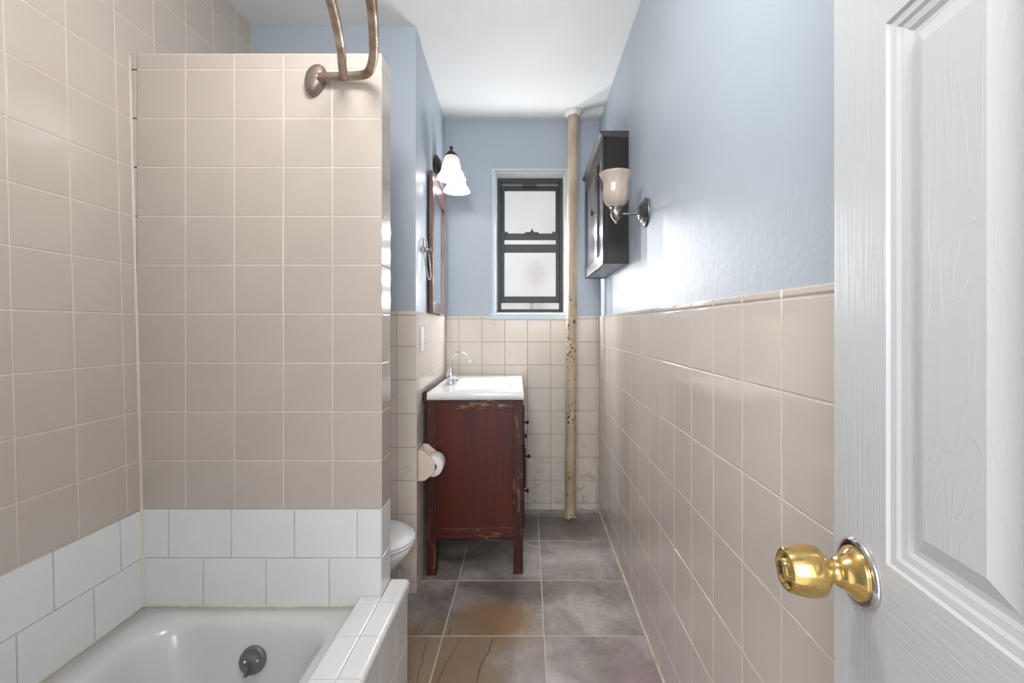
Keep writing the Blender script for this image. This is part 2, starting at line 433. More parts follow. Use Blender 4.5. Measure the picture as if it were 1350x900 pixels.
def field(bm, O, u, v, n, us, vs, mi, s=0.03, **k):
    O, u, v, n = Vector(O), Vector(u).normalized(), Vector(v).normalized(), Vector(n).normalized()
    for i in range(len(us)-1):
        for j in range(len(vs)-1):
            tile(bm, O, u, v, n, us[i], us[i+1], vs[j], vs[j+1], mi, tint=rt(s), **k)
def quad(bm, pts, mi=0):
    f = bm.faces.new([bm.verts.new(Vector(p)) for p in pts]); f.material_index = mi
    lay = bm.loops.layers.float_color['tint']
    for l in f.loops: l[lay] = (1, 1, 1, 1)
def cuts(lo, hi, ref, step):
    out = [lo]; k = math.ceil((lo-ref)/step+1e-6); x = ref+k*step
    while x < hi-1e-6:
        if x-out[-1] > .006: out.append(x)
        x += step
    out.append(hi); return out

ORI = {}
def obj(name, bm, mats, parent=None, label=None, local=False):
    """link bm as ONE mesh object; verts are in world space unless local"""
    me = bpy.data.meshes.new(name)
    if not isinstance(mats, (list, tuple)): mats = [mats]
    for m in mats: me.materials.append(M[m])
    o = bpy.data.objects.new(name, me); COL.objects.link(o)
    off = Vector((0, 0, 0))
    if not local:
        if parent: off = ORI[parent]
        else:
            xs = [v.co for v in bm.verts]
            lo = Vector([min(c[k] for c in xs) for k in range(3)]); hi = Vector([max(c[k] for c in xs) for k in range(3)])
            off = Vector(((lo.x+hi.x)/2, (lo.y+hi.y)/2, lo.z))
        for v in bm.verts: v.co -= off
    bm.to_mesh(me); bm.free()
    if parent:
        o.parent = parent; ORI[o] = off
    else: o.location = off; ORI[o] = off
    if label: o['label'] = label
    return o
def sobj(name, bm, mats, parent=None, recalc=False):
    """structure: keeps world coordinates so tile and paint textures run on"""
    me = bpy.data.meshes.new(name)
    if not isinstance(mats, (list, tuple)): mats = [mats]
    for m in mats: me.materials.append(M[m])
    o = bpy.data.objects.new(name, me); COL.objects.link(o); bm.to_mesh(me); bm.free()
    ORI[o] = Vector((0, 0, 0))
    if parent: o.parent = parent
    else: o['kind'] = 'structure'
    return o
def thing(name, loc, label, cat, rotz=0, group=None):
    o = bpy.data.objects.new(name, None); COL.objects.link(o); o.location = loc; o.rotation_euler = (0, 0, rotz)
    o.empty_display_size = 0.05
    o['label'] = label; o['category'] = cat
    if group: o['group'] = group
    ORI[o] = Vector(loc); return o
def tag(o, label, cat, group=None):
    o['label'] = label; o['category'] = cat
    if group: o['group'] = group
    return o
X, Y, Z = Vector((1, 0, 0)), Vector((0, 1, 0)), Vector((0, 0, 1))

# ------------------------------------------------------------------ the room shell
XR = 0.468; YB = 3.04; YN = -0.10; YP = 2.085; TH = 0.007
TOP = 1.276; CAP = 1.296
def xl(z): return -1.205-0.027*z            # the shower wall leans out a little
def wall_box(bm, lo, hi, mi=0): box(bm, lo, hi, mi)

# floor
bm = newbm()
box(bm, (-1.45, -0.3, -0.08), (0.60, 3.3, -0.0012), 0)
fx = [-1.40, -1.14, -0.741, -0.341, 0.061, 0.463, 0.55]; fy = [-0.25, 0.20, 0.60, 1.0, 1.40, 1.803, 2.197, 2.60, 3.0, 3.1]
for i in range(len(fx)-1):
    for j in range(len(fy)-1):
        br = random.uniform(0.0, 0.12)
        if (i, j) in ((2, 3),): br = 0.30
        if (i, j) in ((2, 4), (3, 4)): br = 0.2
        if (i, j) in ((3, 3),): br = 0.15
        if (i, j) in ((2, 5),): br = 0.22
        tile(bm, Vector((0, 0, -0.008)), X, Y, Z, fx[i], fx[i+1], fy[j], fy[j+1], 1, gap=0.0022, th=0.008, bev=0.0015,
             tint=(random.random(), random.random(), br), tilt=0.002)
sobj('floor', bm, ['grout_floor', 'slate'])

# ceiling
bm = newbm(); box(bm, (-1.45, -0.3, CEIL), (0.60, 3.3, CEIL+0.08)); sobj('ceiling', bm, 'ceil')

# right wall: painted above, beige tile below with a bullnose cap
bm = newbm()
box(bm, (XR+TH, -0.3, 0), (XR+0.12, 3.3, CEIL), 0)
quad(bm, [(XR+.0013, YN, 0), (XR+.0013, YB, 0), (XR+.0013, YB, CAP-.006), (XR+.0013, YN, CAP-.006)], 1)
O = Vector((XR+TH-.001, 0, 0))
ys = cuts(YN, YB, 0.842, 0.1553); zs = [0.0, 0.124, 0.320, 0.516, 0.712, 0.908, 1.106, TOP]
field(bm, O, Y, Z, -X, ys, zs, 2, 0.035, bev=0.002)
field(bm, O, Y, Z, -X, ys, [TOP, CAP], 2, 0.03, bev=0.005, gap=0.001, th=0.0075)
sobj('wall_right', bm, ['blue', 'grout', 'tile'])
bm = newbm(); box(bm, (XR-0.004, YN, 0.0), (XR+0.002, YB, 0.004), 0, 0.001); sobj('trim_1', bm, 'caulk')

# back wall with the window opening
WX0, WX1, WZ0, WZ1 = -0.223, 0.243, 1.312, 2.265
YPB = YB+TH
bm = newbm()
box(bm, (-0.70, YPB, 0), (WX0, YPB+0.28, CEIL)); box(bm, (WX1, YPB, 0), (0.60, YPB+0.28, CEIL))
box(bm, (WX0, YPB, 0), (WX1, YPB+0.28, WZ0)); box(bm, (WX0, YPB, WZ1), (WX1, YPB+0.28, CEIL))
quad(bm, [(-0.56, YB+.0016, 0), (XR, YB+.0016, 0), (XR, YB+.0016, CAP-.006), (-0.56, YB+.0016, CAP-.006)], 1)
xs = [-0.553]+[-0.466+0.1531*k for k in range(7)]
xs = [x for x in xs if x < XR-.01]+[XR]
zs = [0.0]+[0.043+0.1541*k for k in range(9)]; zs[-1] = TOP
field(bm, Vector((0, YPB-.001, 0)), X, Z, -Y, xs, zs, 2, 0.05)
field(bm, Vector((0, YPB-.001, 0)), X, Z, -Y, xs, [TOP, CAP], 2, 0.03, bev=0.004, gap=0.001)
sobj('wall_back', bm, ['blue', 'grout_dark', 'tile_back'])

# the wall the vanity backs on to (slightly out of square) and the face that closes the toilet nook
P0 = Vector((-0.513, YP, 0)); P1 = Vector((-0.553, YB, 0)); U = (P1-P0).normalized(); N = Vector((U.y, -U.x, 0))
Lw = (P1-P0).length
bm = newbm()
def slab(bm, A, B, th, z0, z1, mi=0):
    d = (B-A).normalized(); n = Vector((d.y, -d.x, 0))
    p = [A, B, B-n*th, A-n*th]
    vs = [bm.verts.new(Vector((q.x, q.y, z))) for z in (z0, z1) for q in p]
    for f in ((0, 1, 2, 3), (4, 5, 6, 7), (0, 1, 5, 4), (1, 2, 6, 5), (2, 3, 7, 6), (3, 0, 4, 7)):
        g = bm.faces.new([vs[k] for k in f]); g.material_index = mi
slab(bm, P0-N*TH+U*TH, P1-N*TH+U*0.05, 0.12, 0, CEIL)
q0 = P0-N*(.0015)+U*.002; q1 = P1-N*(.0015)
quad(bm, [(q0.x, q0.y, 0), (q1.x, q1.y, 0), (q1.x, q1.y, CAP-.006), (q0.x, q0.y, CAP-.006)], 1)
us = [0.0, 0.055, 0.208, 0.361, 0.514, 0.667, 0.820, Lw]
zs2 = [0.0, 0.055]+[0.055+0.1541*k for k in range(1, 8)]+[TOP]
field(bm, P0-N*(TH-.001), U, Z, N, us, zs2, 2, 0.03)
field(bm, P0-N*(TH-.001), U, Z, N, us, [TOP, CAP], 2, 0.03, bev=0.004, gap=0.001)
bmesh.ops.recalc_face_normals(bm, faces=[f for f in bm.faces if f.material_index == 0])
sobj('wall_vanity_side', bm, ['blue', 'grout', 'tile'])
bm = newbm()
box(bm, (-1.42, YP+TH, 0), (P0.x-.006, YP+0.10, CEIL))
quad(bm, [(-1.30, YP+.0016, 0), (P0.x-.002, YP+.0016, 0), (P0.x-.002, YP+.0016, CAP-.006), (-1.30, YP+.0016, CAP-.006)], 1)
xs = cuts(-1.27, P0.x, -0.606, 0.154)
field(bm, Vector((0, YP+TH-.001, 0)), X, Z, -Y, xs, zs2, 2, 0.04)
field(bm, Vector((0, YP+TH-.001, 0)), X, Z, -Y, xs, [TOP, CAP], 2, 0.03, bev=0.004, gap=0.001)
sobj('wall_toilet_nook', bm, ['blue', 'grout_dark', 'tile_back'])

# left wall, tiled to the ceiling, white tile band over the tub
bm = newbm()
quad(bm, [(xl(0)+.0008, -0.3, 0), (xl(CEIL)+.0008, -0.3, CEIL), (xl(CEIL)+.0008, YP+.1, CEIL), (xl(0)+.0008, YP+.1, 0)], 0)
quad(bm, [(xl(0)-.12, -0.3, 0), (xl(0)-.12, YP+.1, 0), (xl(CEIL)-.12, YP+.1, CEIL), (xl(CEIL)-.12, -0.3, CEIL)], 0)
quad(bm, [(xl(CEIL)-.001, -0.3, CEIL), (xl(CEIL)-.12, -0.3, CEIL), (xl(CEIL)-.12, YP+.1, CEIL), (xl(CEIL)-.001, YP+.1, CEIL)], 0)
VL = Vector((-0.027, 0, 1)).normalized(); NL = Vector((1, 0, 0.027)).normalized(); k0 = math.sqrt(1+.027**2)
OL = Vector((xl(0)-.004, 0, 0))
shz = [0.649+0.1541*k for k in range(13)]; shz = [z for z in shz if z < CEIL-.02]+[CEIL]
field(bm, OL, Y, VL, NL, cuts(YN, YP, 1.385, 0.148), [z*k0 for z in shz], 1, 0.03, gap=0.0016)
for (z0, z1, ref) in ((0.495, 0.649, 1.36), (0.341, 0.495, 1.273), (0.187, 0.341, 1.36), (0.03, 0.187, 1.273)):
    field(bm, OL, Y, VL, NL, cuts(YN, YP, ref, 0.192), [z0*k0, z1*k0], 2, 0.02, gap=0.0016)
quad(bm, [(xl(0)+.0011, -0.3, 0), (xl(.649)+.0011, -0.3, .649), (xl(.649)+.0011, YP+.1, .649), (xl(0)+.0011, YP+.1, 0)], 3)
sobj('wall_left', bm, ['grout_show', 'tile_show', 'tile_white', 'grout_white'])

# partition between the tub and the toilet
PX0, PX1, PY0, PY1, PZ = -1.222, -0.464, 1.435, 1.530, 2.087
bm = newbm()
g_ = .0011
vs = []
box(bm, (xl(0)-.03, PY0+g_, 0), (PX1-g_, PY1-g_, PZ-g_), 0)
shp = [0.649+0.1541*k for k in range(10)]+[PZ-.002]
xs = cuts(xl(1.5)-.015, PX1, -0.464, 0.1543)
O = Vector((0, PY0+.006, 0))
field(bm, O, X, Z, -Y, xs, shp, 1, 0.03, gap=0.0018)
field(bm, O, X, Z, -Y, cuts(xl(.5)-.01, PX1, -0.541, 0.1985), [0.495, 0.649], 2, 0.02, gap=0.0016)
field(bm, O, X, Z, -Y, cuts(xl(.4)-.01, PX1, -0.630, 0.1985), [0.341, 0.495], 2, 0.02, gap=0.0016)
field(bm, Vector((PX1-.006, 0, 0)), Y, Z, X, [PY0+.002, PY1], shp, 1, 0.03, gap=0.0014)
field(bm, Vector((PX1-.006, 0, 0)), Y, Z, X, [PY0+.002, PY1], [0.0, 0.187, 0.341, 0.495, 0.649], 2, 0.02, gap=0.0014)
field(bm, Vector((0, 0, PZ-.006)), X, Y, Z, xs, [PY0, PY1], 1, 0.03, gap=0.0014)
field(bm, Vector((0, PY1-.006, 0)), X, Z, Y, xs, [0.032+0.1541*k for k in range(4)]+shp, 1, 0.03, gap=0.0016)
quad(bm, [(-1.23, PY0+.0008, .2), (PX1-.001, PY0+.0008, .2), (PX1-.001, PY0+.0008, .649), (-1.23, PY0+.0008, .649)], 3)
sobj('wall_partition', bm, ['grout_show', 'tile_show', 'tile_white', 'grout_white'])
# caulk bead in the shower corner and over the tub rim
bm = newbm()
tube(bm, [(xl(z)+.003, PY0-.001, z) for z in (0.345, .8, 1.3, 1.8, 2.08)], 0.0045, 8)
sobj('trim_2', bm, 'grout_show')
bm = newbm()
tube(bm, [(xl(.343)+.001, y, .3425) for y in (0.0, .5, 1.0, 1.43)], 0.004, 8)
tube(bm, [(-0.53, PY0-.0005, .3425), (-.8, PY0-.0005, .3425), (-1.21, PY0-.0005, .3425)], 0.003, 8)
tube(bm, [(xl(.649)+.0015, y, .649) for y in (0.0, .5, 1.0, 1.43)], 0.0016, 8)
sobj('trim_3', bm, 'caulk')

# tiled curb along the outside of the tub
CX0, CX1, CZ = -0.530, -0.400, 0.377
bm = newbm()
box(bm, (CX0+.003, YN, 0), (CX1-.012, PY1-.003, CZ-.012), 0)
cy = cuts(YN, PY0-.003, 1.249, 0.1515)
box(bm, (CX0+.004, YN, CZ-.014), (CX1-.008, PY0, CZ-.004), 0)
field(bm, Vector((0, 0, CZ-.009)), X, Y, Z, [CX0, PX1+.001], cy, 1, 0.02, th=0.009, bev=0.003, gap=0.0012)
cy2 = cuts(YN, PY1, 1.402, 0.1525)
for j in range(len(cy2)-1):
    # bullnose tile: flat top rolling over the outer edge
    a, b = cy2[j]+.0012, cy2[j+1]-.0012
    prof = [(PX1+.002, CZ-.010), (PX1+.002, CZ-.0015), (PX1+.0035, CZ), (CX1-.016, CZ)]+[(CX1-.016+.016*math.sin(PI/2*k/9), CZ-.016+.016*math.cos(PI/2*k/9)) for k in range(1, 10)]+[(CX1-.001, CZ-.040), (CX1-.004, CZ-.043), (CX1-.014, CZ-.043)]
    l0 = [Vector((x, a, z)) for x, z in prof]; l1 = [Vector((x, b, z)) for x, z in prof]
    R0 = [bm.verts.new(p) for p in l0]; R1 = [bm.verts.new(p) for p in l1]
    lay = bm.loops.layers.float_color['tint']; t = rt(.02)
    fs = [bm.faces.new([R0[k], R1[k], R1[k+1], R0[k+1]]) for k in range(len(prof)-1)]
    for f in fs: f.smooth = False
    fs += [bm.faces.new([bm.verts.new(p) for p in l0[::-1]]), bm.faces.new([bm.verts.new(p) for p in l1])]
    for f in fs:
        f.material_index = 1
        for l in f.loops: l[lay] = (*t, 1)
field(bm, Vector((CX1-.013, 0, 0)), Y, Z, X, cuts(YN, PY1, 1.402, 0.1525), [0.012, 0.172, 0.333], 1, 0.02)
field(bm, Vector((0, PY1-.004, 0)), X, Z, Y, [PX1+.003, CX1-.008], [0.012, 0.172, 0.333], 1, 0.02)
sobj('wall_tub_curb', bm, ['grout_white', 'tile_white'])

# near wall with the doorway the camera stands in
bm = newbm()
box(bm, (-1.45, YN-.12, 0), (-0.42, YN, CEIL)); box(bm, (0.355, YN-.12, 0), (0.60, YN, CEIL)); box(bm, (-0.42, YN-.12, 2.06), (0.355, YN, CEIL))
sobj('wall_near', bm, 'blue')

# ------------------------------------------------------------------ window
YS = 3.20
bm = newbm()   # white reveal lining
box(bm, (WX0-.001, YB+.012, WZ0), (WX0+.006, YPB+.27, WZ1)); box(bm, (WX1-.006, YB+.012, WZ0), (WX1+.001, YPB+.27, WZ1))
box(bm, (WX0, YB+.012, WZ1-.006), (WX1, YPB+.27, WZ1+.001)); box(bm, (WX0, YB+.012, WZ0-.001), (WX1, YPB+.27, WZ0+.006))
sobj('trim_4', bm, 'white')
bm = newbm()   # pale blue casing and sill
box(bm, (WX0-.024, YB-.004, WZ0-.008), (WX0, YPB+.01, WZ1+.006), 0, .003); box(bm, (WX1, YB-.004, WZ0-.008), (WX1+.024, YPB+.01, WZ1+.006), 0, .003)
box(bm, (WX0-.024, YB-.004, WZ1), (WX1+.024, YPB+.01, WZ1+.014), 0, .003)
box(bm, (WX0-.032, YB-.02, WZ0-.042), (WX1+.034, YPB+.01, WZ0-.002), 0, .005)
sobj('trim_5', bm, 'trimblue')
wz = lambda py: EYE+(430-py)*YS/600
wx = lambda px: (px-697)*YS/600
win = bpy.data.objects.new('window_1', None); COL.objects.link(win); win['kind'] = 'structure'; ORI[win] = Vector((0, 0, 0))
def rects(bm, xa, xb, za, zb, w, y0, y1, bev=.003, wt=None, wb=None):
    wt = wt or w; wb = wb or w
    box(bm, (xa, y0, za), (xa+w, y1, zb), 0, bev); box(bm, (xb-w, y0, za), (xb, y1, zb), 0, bev)
    box(bm, (xa+w-.001, y0, zb-wt), (xb-w+.001, y1, zb), 0, bev); box(bm, (xa+w-.001, y0, za), (xb-w+.001, y1, za+wb), 0, bev)
bm = newbm()
rects(bm, WX0+.004, WX1-.004, WZ0+.004, wz(234.5), 0.024, YS-.02, YS+.10, .004, 0.034, 0.030)
box(bm, (wx(688), YS-.026, wz(246)), (wx(707), YS-.018, wz(243.5)), 0, .001)
sobj('window_frame', bm, 'sash', win)
XA, XB = WX0+.026, WX1-.026
bm = newbm(); rects(bm, XA, XB, wz(318), wz(243), 0.026, YS+.035, YS+.062, .003, 0.034, 0.030); s1 = sobj('upper_sash', bm, 'sash', win)
bm = newbm(); quad(bm, [(XA+.02, YS+.05, wz(312)), (XB-.02, YS+.05, wz(312)), (XB-.02, YS+.05, wz(248)), (XA+.02, YS+.05, wz(248))]); sobj('window_pane', bm, 'pane', s1)
bm = newbm(); rects(bm, XA, XB, wz(399), wz(307.5), 0.026, YS, YS+.030, .003, 0.045, 0.045)
box(bm, (XA+.02, YS+.004, wz(332.5)), (XB-.02, YS+.026, wz(321.8)), 0, .003)
# raised centre and ends of the meeting rail
box(bm, (XA, YS-.004, wz(310)), (XA+.05, YS+.03, wz(305.5)), 0, .002); box(bm, (XB-.05, YS-.004, wz(310)), (XB, YS+.03, wz(305.5)), 0, .002)
box(bm, (wx(692), YS-.004, wz(310)), (wx(710), YS+.03, wz(305.8)), 0, .002)
s2 = sobj('lower_sash', bm, 'sash', win)
bm = newbm(); quad(bm, [(XA+.02, YS+.018, wz(395)), (XB-.02, YS+.018, wz(395)), (XB-.02, YS+.018, wz(312)), (XA+.02, YS+.018, wz(312))]); sobj('window_pane', bm, 'pane_low', s2)
bm = newbm(); lathe(bm, [(0, -.004), (.012, -.004), (.012, .004), (.005, .010), (.005, .02), (0, .022)], (wx(701.5), YS+.008, wz(305.5)), (0, 0, 1), 16)
sobj('sash_lock', bm, 'bronze', s2)
bm = newbm(); box(bm, (XA, YS+.04, wz(413)), (XB, YS+.046, wz(394))); sobj('bottom_pane', bm, 'pane_pink', win)
bm = newbm(); box(bm, (wx(699.5), YS+.03, wz(411)), (wx(703), YS+.04, wz(394)), 0, .001); sobj('mullion', bm, 'trimblue', win)

# ------------------------------------------------------------------ door at the right, open against the camera's side
E0 = Vector((0.404, 0.602, 0)); H = Vector((-0.097, -1, 0)).normalized(); ND = Vector((-1, 0.097, 0)).normalized()
DW, DH, DT = 0.69, 2.03, 0.035
def dp(s, z, h=0.0): return E0+H*s+Z*z+ND*h
bm = newbm()
pans_s = [(0.10, 0.27), (0.42, 0.59)]; pans_z = [(0.20, 0.80), (0.964, 1.56), (1.70, 1.90)]
ss = sorted({0, DW, *[v for p in pans_s for v in p]}); zz = sorted({0.006, DH, *[v for p in pans_z for v in p]})
for i in range(len(ss)-1):
    for j in range(len(zz)-1):
        if (ss[i], ss[i+1]) in pans_s and (zz[j], zz[j+1]) in pans_z:
            a0, a1, b0, b1 = ss[i], ss[i+1], zz[j], zz[j+1]
            rg = [(0, 0), (.002, -.0035), (.010, -.0045), (.013, -.0075), (.020, -.0090), (.024, -.0125), (.030, -.0125), (.050, -.0025)]
            R = [[bm.verts.new(dp(a, b, h)) for a, b in ((a0+d, b0+d), (a1-d, b0+d), (a1-d, b1-d), (a0+d, b1-d))] for d, h in rg]
            for q, (A, B) in enumerate(zip(R[:-1], R[1:])):
                for k in range(4):
                    f = bm.faces.new([A[k], A[(k+1) % 4], B[(k+1) % 4], B[k]]); f.material_index = 2 if q >= 6 else (1 if k in (0, 2) else 0)
            f = bm.faces.new(R[-1]); f.material_index = 2
        else:
            mi = 0 if (i in (0, 4) or i == 2) else 1
            f = bm.faces.new([bm.verts.new(dp(a, b)) for a, b in ((ss[i], zz[j]), (ss[i+1], zz[j]), (ss[i+1], zz[j+1]), (ss[i], zz[j+1]))]); f.material_index = mi
p = [(0, .006), (DW, .006), (DW, DH), (0, DH)]
F = [bm.verts.new(dp(a, b)) for a, b in p]; B_ = [bm.verts.new(dp(a, b, -DT)) for a, b in p]
bm.faces.new(B_[::-1])
for k in range(4): bm.faces.new([F[k], B_[k], B_[(k+1) % 4], F[(k+1) % 4]])
bmesh.ops.remove_doubles(bm, verts=bm.verts[:], dist=1e-5)
bmesh.ops.recalc_face_normals(bm, faces=bm.faces[:])
door = sobj('door_1', bm, ['door_stile', 'door_rail', 'door_panel'])
KC = Vector((0.399, 0.55, 0.928)); KC = dp(0.0523, 0.928)
bm = newbm()
lathe(bm, [(0, 0), (.0405, 0), (.0405, .002), (.038, .0045), (.033, .005), (.0, .005)], KC, ND, 48); rose = sobj('door_rose', bm, 'chrome', door)
rose['label'] = 'chrome backing rose'
bm = newbm()
lathe(bm, [(.030, .005), (.031, .006), (.030, .008), (.024, .013), (.019, .020), (.016, .026), (.0135, .027), (.0135, .038), (.015, .040), (.019, .0415)], KC, ND, 48)
# tulip-shaped knob, softly faceted
lathe(bm, [(.0135, .040), (.022, .0415), (.0275, .046), (.0292, .054), (.0285, .066), (.0262, .078), (.0245, .084), (.0225, .0865), (.0205, .0855), (.019, .0825), (.0125, .0815), (.0115, .088), (.0100, .0895), (0, .0895)], KC, ND, 48, flute=6, famp=.022)
kn = sobj('door_knob', bm, 'brass', rose); kn['label'] = 'polished brass knob'
bm = newbm(); T = Matrix.Translation(KC+ND*.0897) @ Matrix(((ND.x, H.x, 0, 0), (ND.y, H.y, 0, 0), (0, 0, 1, 0), (0, 0, 0, 1)))
box(bm, (-.0005, -.0012, -.005), (.0006, .0012, .005), 0, 0, T); sobj('keyhole', bm, 'black', rose)

# ------------------------------------------------------------------ bathtub
tub = thing('bathtub', (-0.87, 0.67, 0), 'white enamel bathtub built in between tiled walls and a tiled curb', 'bathtub')
bm = newbm()
tx0, tx1, ty0, ty1 = xl(.34)+.004, CX0-.001, YN+.01, PY0-.002
cx, cyy = (tx0+tx1)/2, (ty0+ty1)/2
def outer(z, ins=0):
    hx, hy = (tx1-tx0)/2-ins, (ty1-ty0)/2-ins
    return rrect(cx, cyy, hx, hy, .004, z)
Ls = [outer(0.30), outer(0.338), outer(0.341, .002)]
def inner(x0, x1, y0, y1, r, z): return rrect((x0+x1)/2, (y0+y1)/2, (x1-x0)/2, (y1-y0)/2, r, z)
x0, x1, y0, y1 = tx0+.075, tx1-.028, 0.03, ty1-.042
sh = [(0, .345, .10), (.006, .345, .10), (.016, .341, .105), (.026, .331, .11), (.034, .312, .12), (.045, .26, .13), (.062, .18, .14), (.085, .10, .15), (.115, .058, .15), (.165, .040, .13)]
Ls[-1] = outer(0.343, .003)
for d, z, r in sh: Ls.append(inner(x0+d*1.05, x1-d*.8, y0+d*2.0, y1-d*.95, r, z))
loft(bm, Ls, 0, False, True)
bmesh.ops.recalc_face_normals(bm, faces=bm.faces[:])
for f in bm.faces:
    if f.calc_center_median().z > .0: pass
bmesh.ops.reverse_faces(bm, faces=[f for f in bm.faces if False])
obj('tub_shell', bm, 'enamel', tub)
# overflow plate with trip lever on the foot wall
oc = Vector((-0.812, y1-.0475*1.0, 0.243)); oax = Vector((0.03, -1, 0.22)).normalized()
bm = newbm(); lathe(bm, [(0, .0), (.037, .0), (.0385, .003), (.037, .010), (.033, .013), (.031, .0125), (.012, .0145), (.007, .017), (0, .0175)], oc+Vector((0, .0, 0)), oax, 48)
ov = obj('overflow_plate', bm, 'oldmetal', tub, 'dull grey round overflow plate')
bm = newbm(); a = oc+oax*.018; tube(bm, [a+Vector((0, .002, .002)), a+Vector((-.006, -.006, -.016)), a+Vector((-.011, -.006, -.036))], [.003, .0035, .0055], 10); obj('trip_lever', bm, 'oldmetal', ov)
for sx in (-1, 1):
    bm = newbm(); lathe(bm, [(0.0045, 0), (.0045, .002), (0, .0035)], oc+oax*.0135+Vector((sx*.0185, 0, sx*.002)), oax, 12); obj('screw', bm, 'chrome', ov)
bm = newbm(); lathe(bm, [(.0, .004), (.026, .004), (.030, .002), (.032, 0)], (-0.84, 1.12, .0405), Z, 32); obj('drain', bm, 'oldmetal', tub)

# ------------------------------------------------------------------ curved double shower rod
RZ = EYE+.77
rod = thing('shower_curtain_rod', (-0.667, PY0, RZ), 'tarnished double curved shower curtain rod fixed to the pink beige tiled partition', 'curtain rod')
bm = newbm()
Ls = []
for (h, s, dz) in ((.0, 1.0, 0), (.010, 1.02, 0), (.020, .96, -.001), (.028, .80, -.001), (.032, .5, -.001), (.033, .05, 0)):
    ring = []
    for k in range(48):
        a = 2*PI*k/48; rx = .031*s*(1-.10*math.sin(a)*-1); rz = .049*s
        # egg shaped, tipped a little
        ex, ez = rx*math.cos(a), rz*math.sin(a)
        t = math.radians(12); ring.append(Vector((-.667+ex*math.cos(t)-ez*math.sin(t)*-1, PY0-.001-h, RZ+dz-ex*math.sin(t)*0+ez*math.cos(t))))
    Ls.append(ring)
loft(bm, Ls, 0, True, True); obj('flange', bm, 'flange', rod)
bm = newbm()
def mir(pts):   # symmetric bow to the other end of the tub
    m = (PY0+YN)/2
    return pts+[(x, 2*m-y, z) for x, y, z in pts[::-1] if True]
rr = .0125
ptsO = [(-.650, 1.408, RZ), (-.60, 1.405, RZ), (-.53, 1.400, RZ-.0), (-.492, 1.385, RZ), (-.462, 1.340, RZ), (-.425, 1.25, RZ), (-.372, 1.075, RZ), (-.325, .86, RZ), (-.305, .67, RZ)]
tube(bm, spline(mir(ptsO), 8), rr*1.05, 20); obj('outer_rod', bm, 'rod', rod)
bm = newbm()
ptsI = [(-.566, 1.404, RZ-.001), (-.556, 1.36, RZ), (-.517, 1.25, RZ), (-.467, 1.075, RZ), (-.425, .86, RZ), (-.405, .67, RZ)]
tube(bm, spline(mir(ptsI), 8), rr, 20); obj('inner_rod', bm, 'rod', rod)

# ------------------------------------------------------------------ bathroom vanity
VA = math.radians(1.6)
vx, vy = -0.028, 2.25
van = thing('bathroom_vanity', (vx, vy, 0), 'worn dark cherry wood vanity cabinet standing in the corner under the white sink top', 'vanity', VA)
# local: x from -0.475 (wall) to 0 (drawer side), y from 0 to 0.74
W_, D_, HT = 0.475, 0.735, 0.866
def vpart(name, fn, mat, parent=van, label=None):
    b = newbm(); fn(b); return obj(name, b, mat, parent, label, local=True)
for (lx, ly) in ((-W_, 0), (-.048, 0), (-W_, D_-.048), (-.048, D_-.048)):
    vpart('leg', lambda b: box(b, (lx, ly, 0.001), (lx+.048, ly+.048, HT), 0, .0025), 'cherry_leg')
vpart('side_panel', lambda b: box(b, (-W_+.046, .014, .225), (-.046, .026, .822), 0), 'cherry')
vpart('top_rail', lambda b: box(b, (-W_+.046, .006, .818), (-.046, .030, HT), 0, .002), 'cherry_rail')
vpart('bottom_rail', lambda b: box(b, (-W_+.046, .006, .176), (-.046, .030, .230), 0, .003), 'cherry_rail')
vpart('side_panel', lambda b: box(b, (-W_+.046, D_-.026, .176), (-.046, D_-.010, HT), 0), 'cherry')
vpart('back_panel', lambda b: box(b, (-W_+.012, .046, .176), (-W_+.024, D_-.046, HT), 0), 'cherry_dark')
vpart('bottom_panel', lambda b: box(b, (-W_+.024, .026, .180), (-.022, D_-.026, .196), 0), 'cherry_dark')
vpart('face_frame', lambda b: (box(b, (-.022, .046, .176), (-.004, D_-.046, .215), 0, .002), box(b, (-.022, .046, .835), (-.004, D_-.046, HT), 0, .002),
      box(b, (-.022, .30, .213), (-.004, .33, .837), 0, .002), box(b, (-.022, .046, .40), (-.004, .302, .418), 0, .002), box(b, (-.022, .046, .61), (-.004, .302, .628), 0, .002)), 'cherry_dark')
def knob(b, c, ax, s=1.0):
    lathe(b, [(.0045*s, 0), (.0045*s, .010*s), (.008*s, .013*s), (.0115*s, .018*s), (.010*s, .024*s), (0, .026*s)], c, ax, 16)
for (z0, z1, xo, kz) in ((.622, .832, .004, .715), (.404, .616, .013, .535), (.205, .398, .004, .352)):
    dr = vpart('drawer', lambda b: (box(b, (xo-.006, .05, z0+.004), (xo+.004, .296, z1-.004), 0, .003), box(b, (xo-.06, .058, z0+.02), (xo-.005, .288, z1-.03), 0)), 'cherry_dark')
    vpart('knob', lambda b: knob(b, (xo+.004, .173, kz), X), 'bronze', dr)
for (y0_, y1_, ky) in ((.334, .510, .49), (.514, .686, .534)):
    dr = vpart('door', lambda b: box(b, (-.003, y0_, .208), (.006, y1_, .84), 0, .003), 'cherry_dark')
    vpart('knob', lambda b: knob(b, (.006, ky, .56), X), 'bronze', dr)

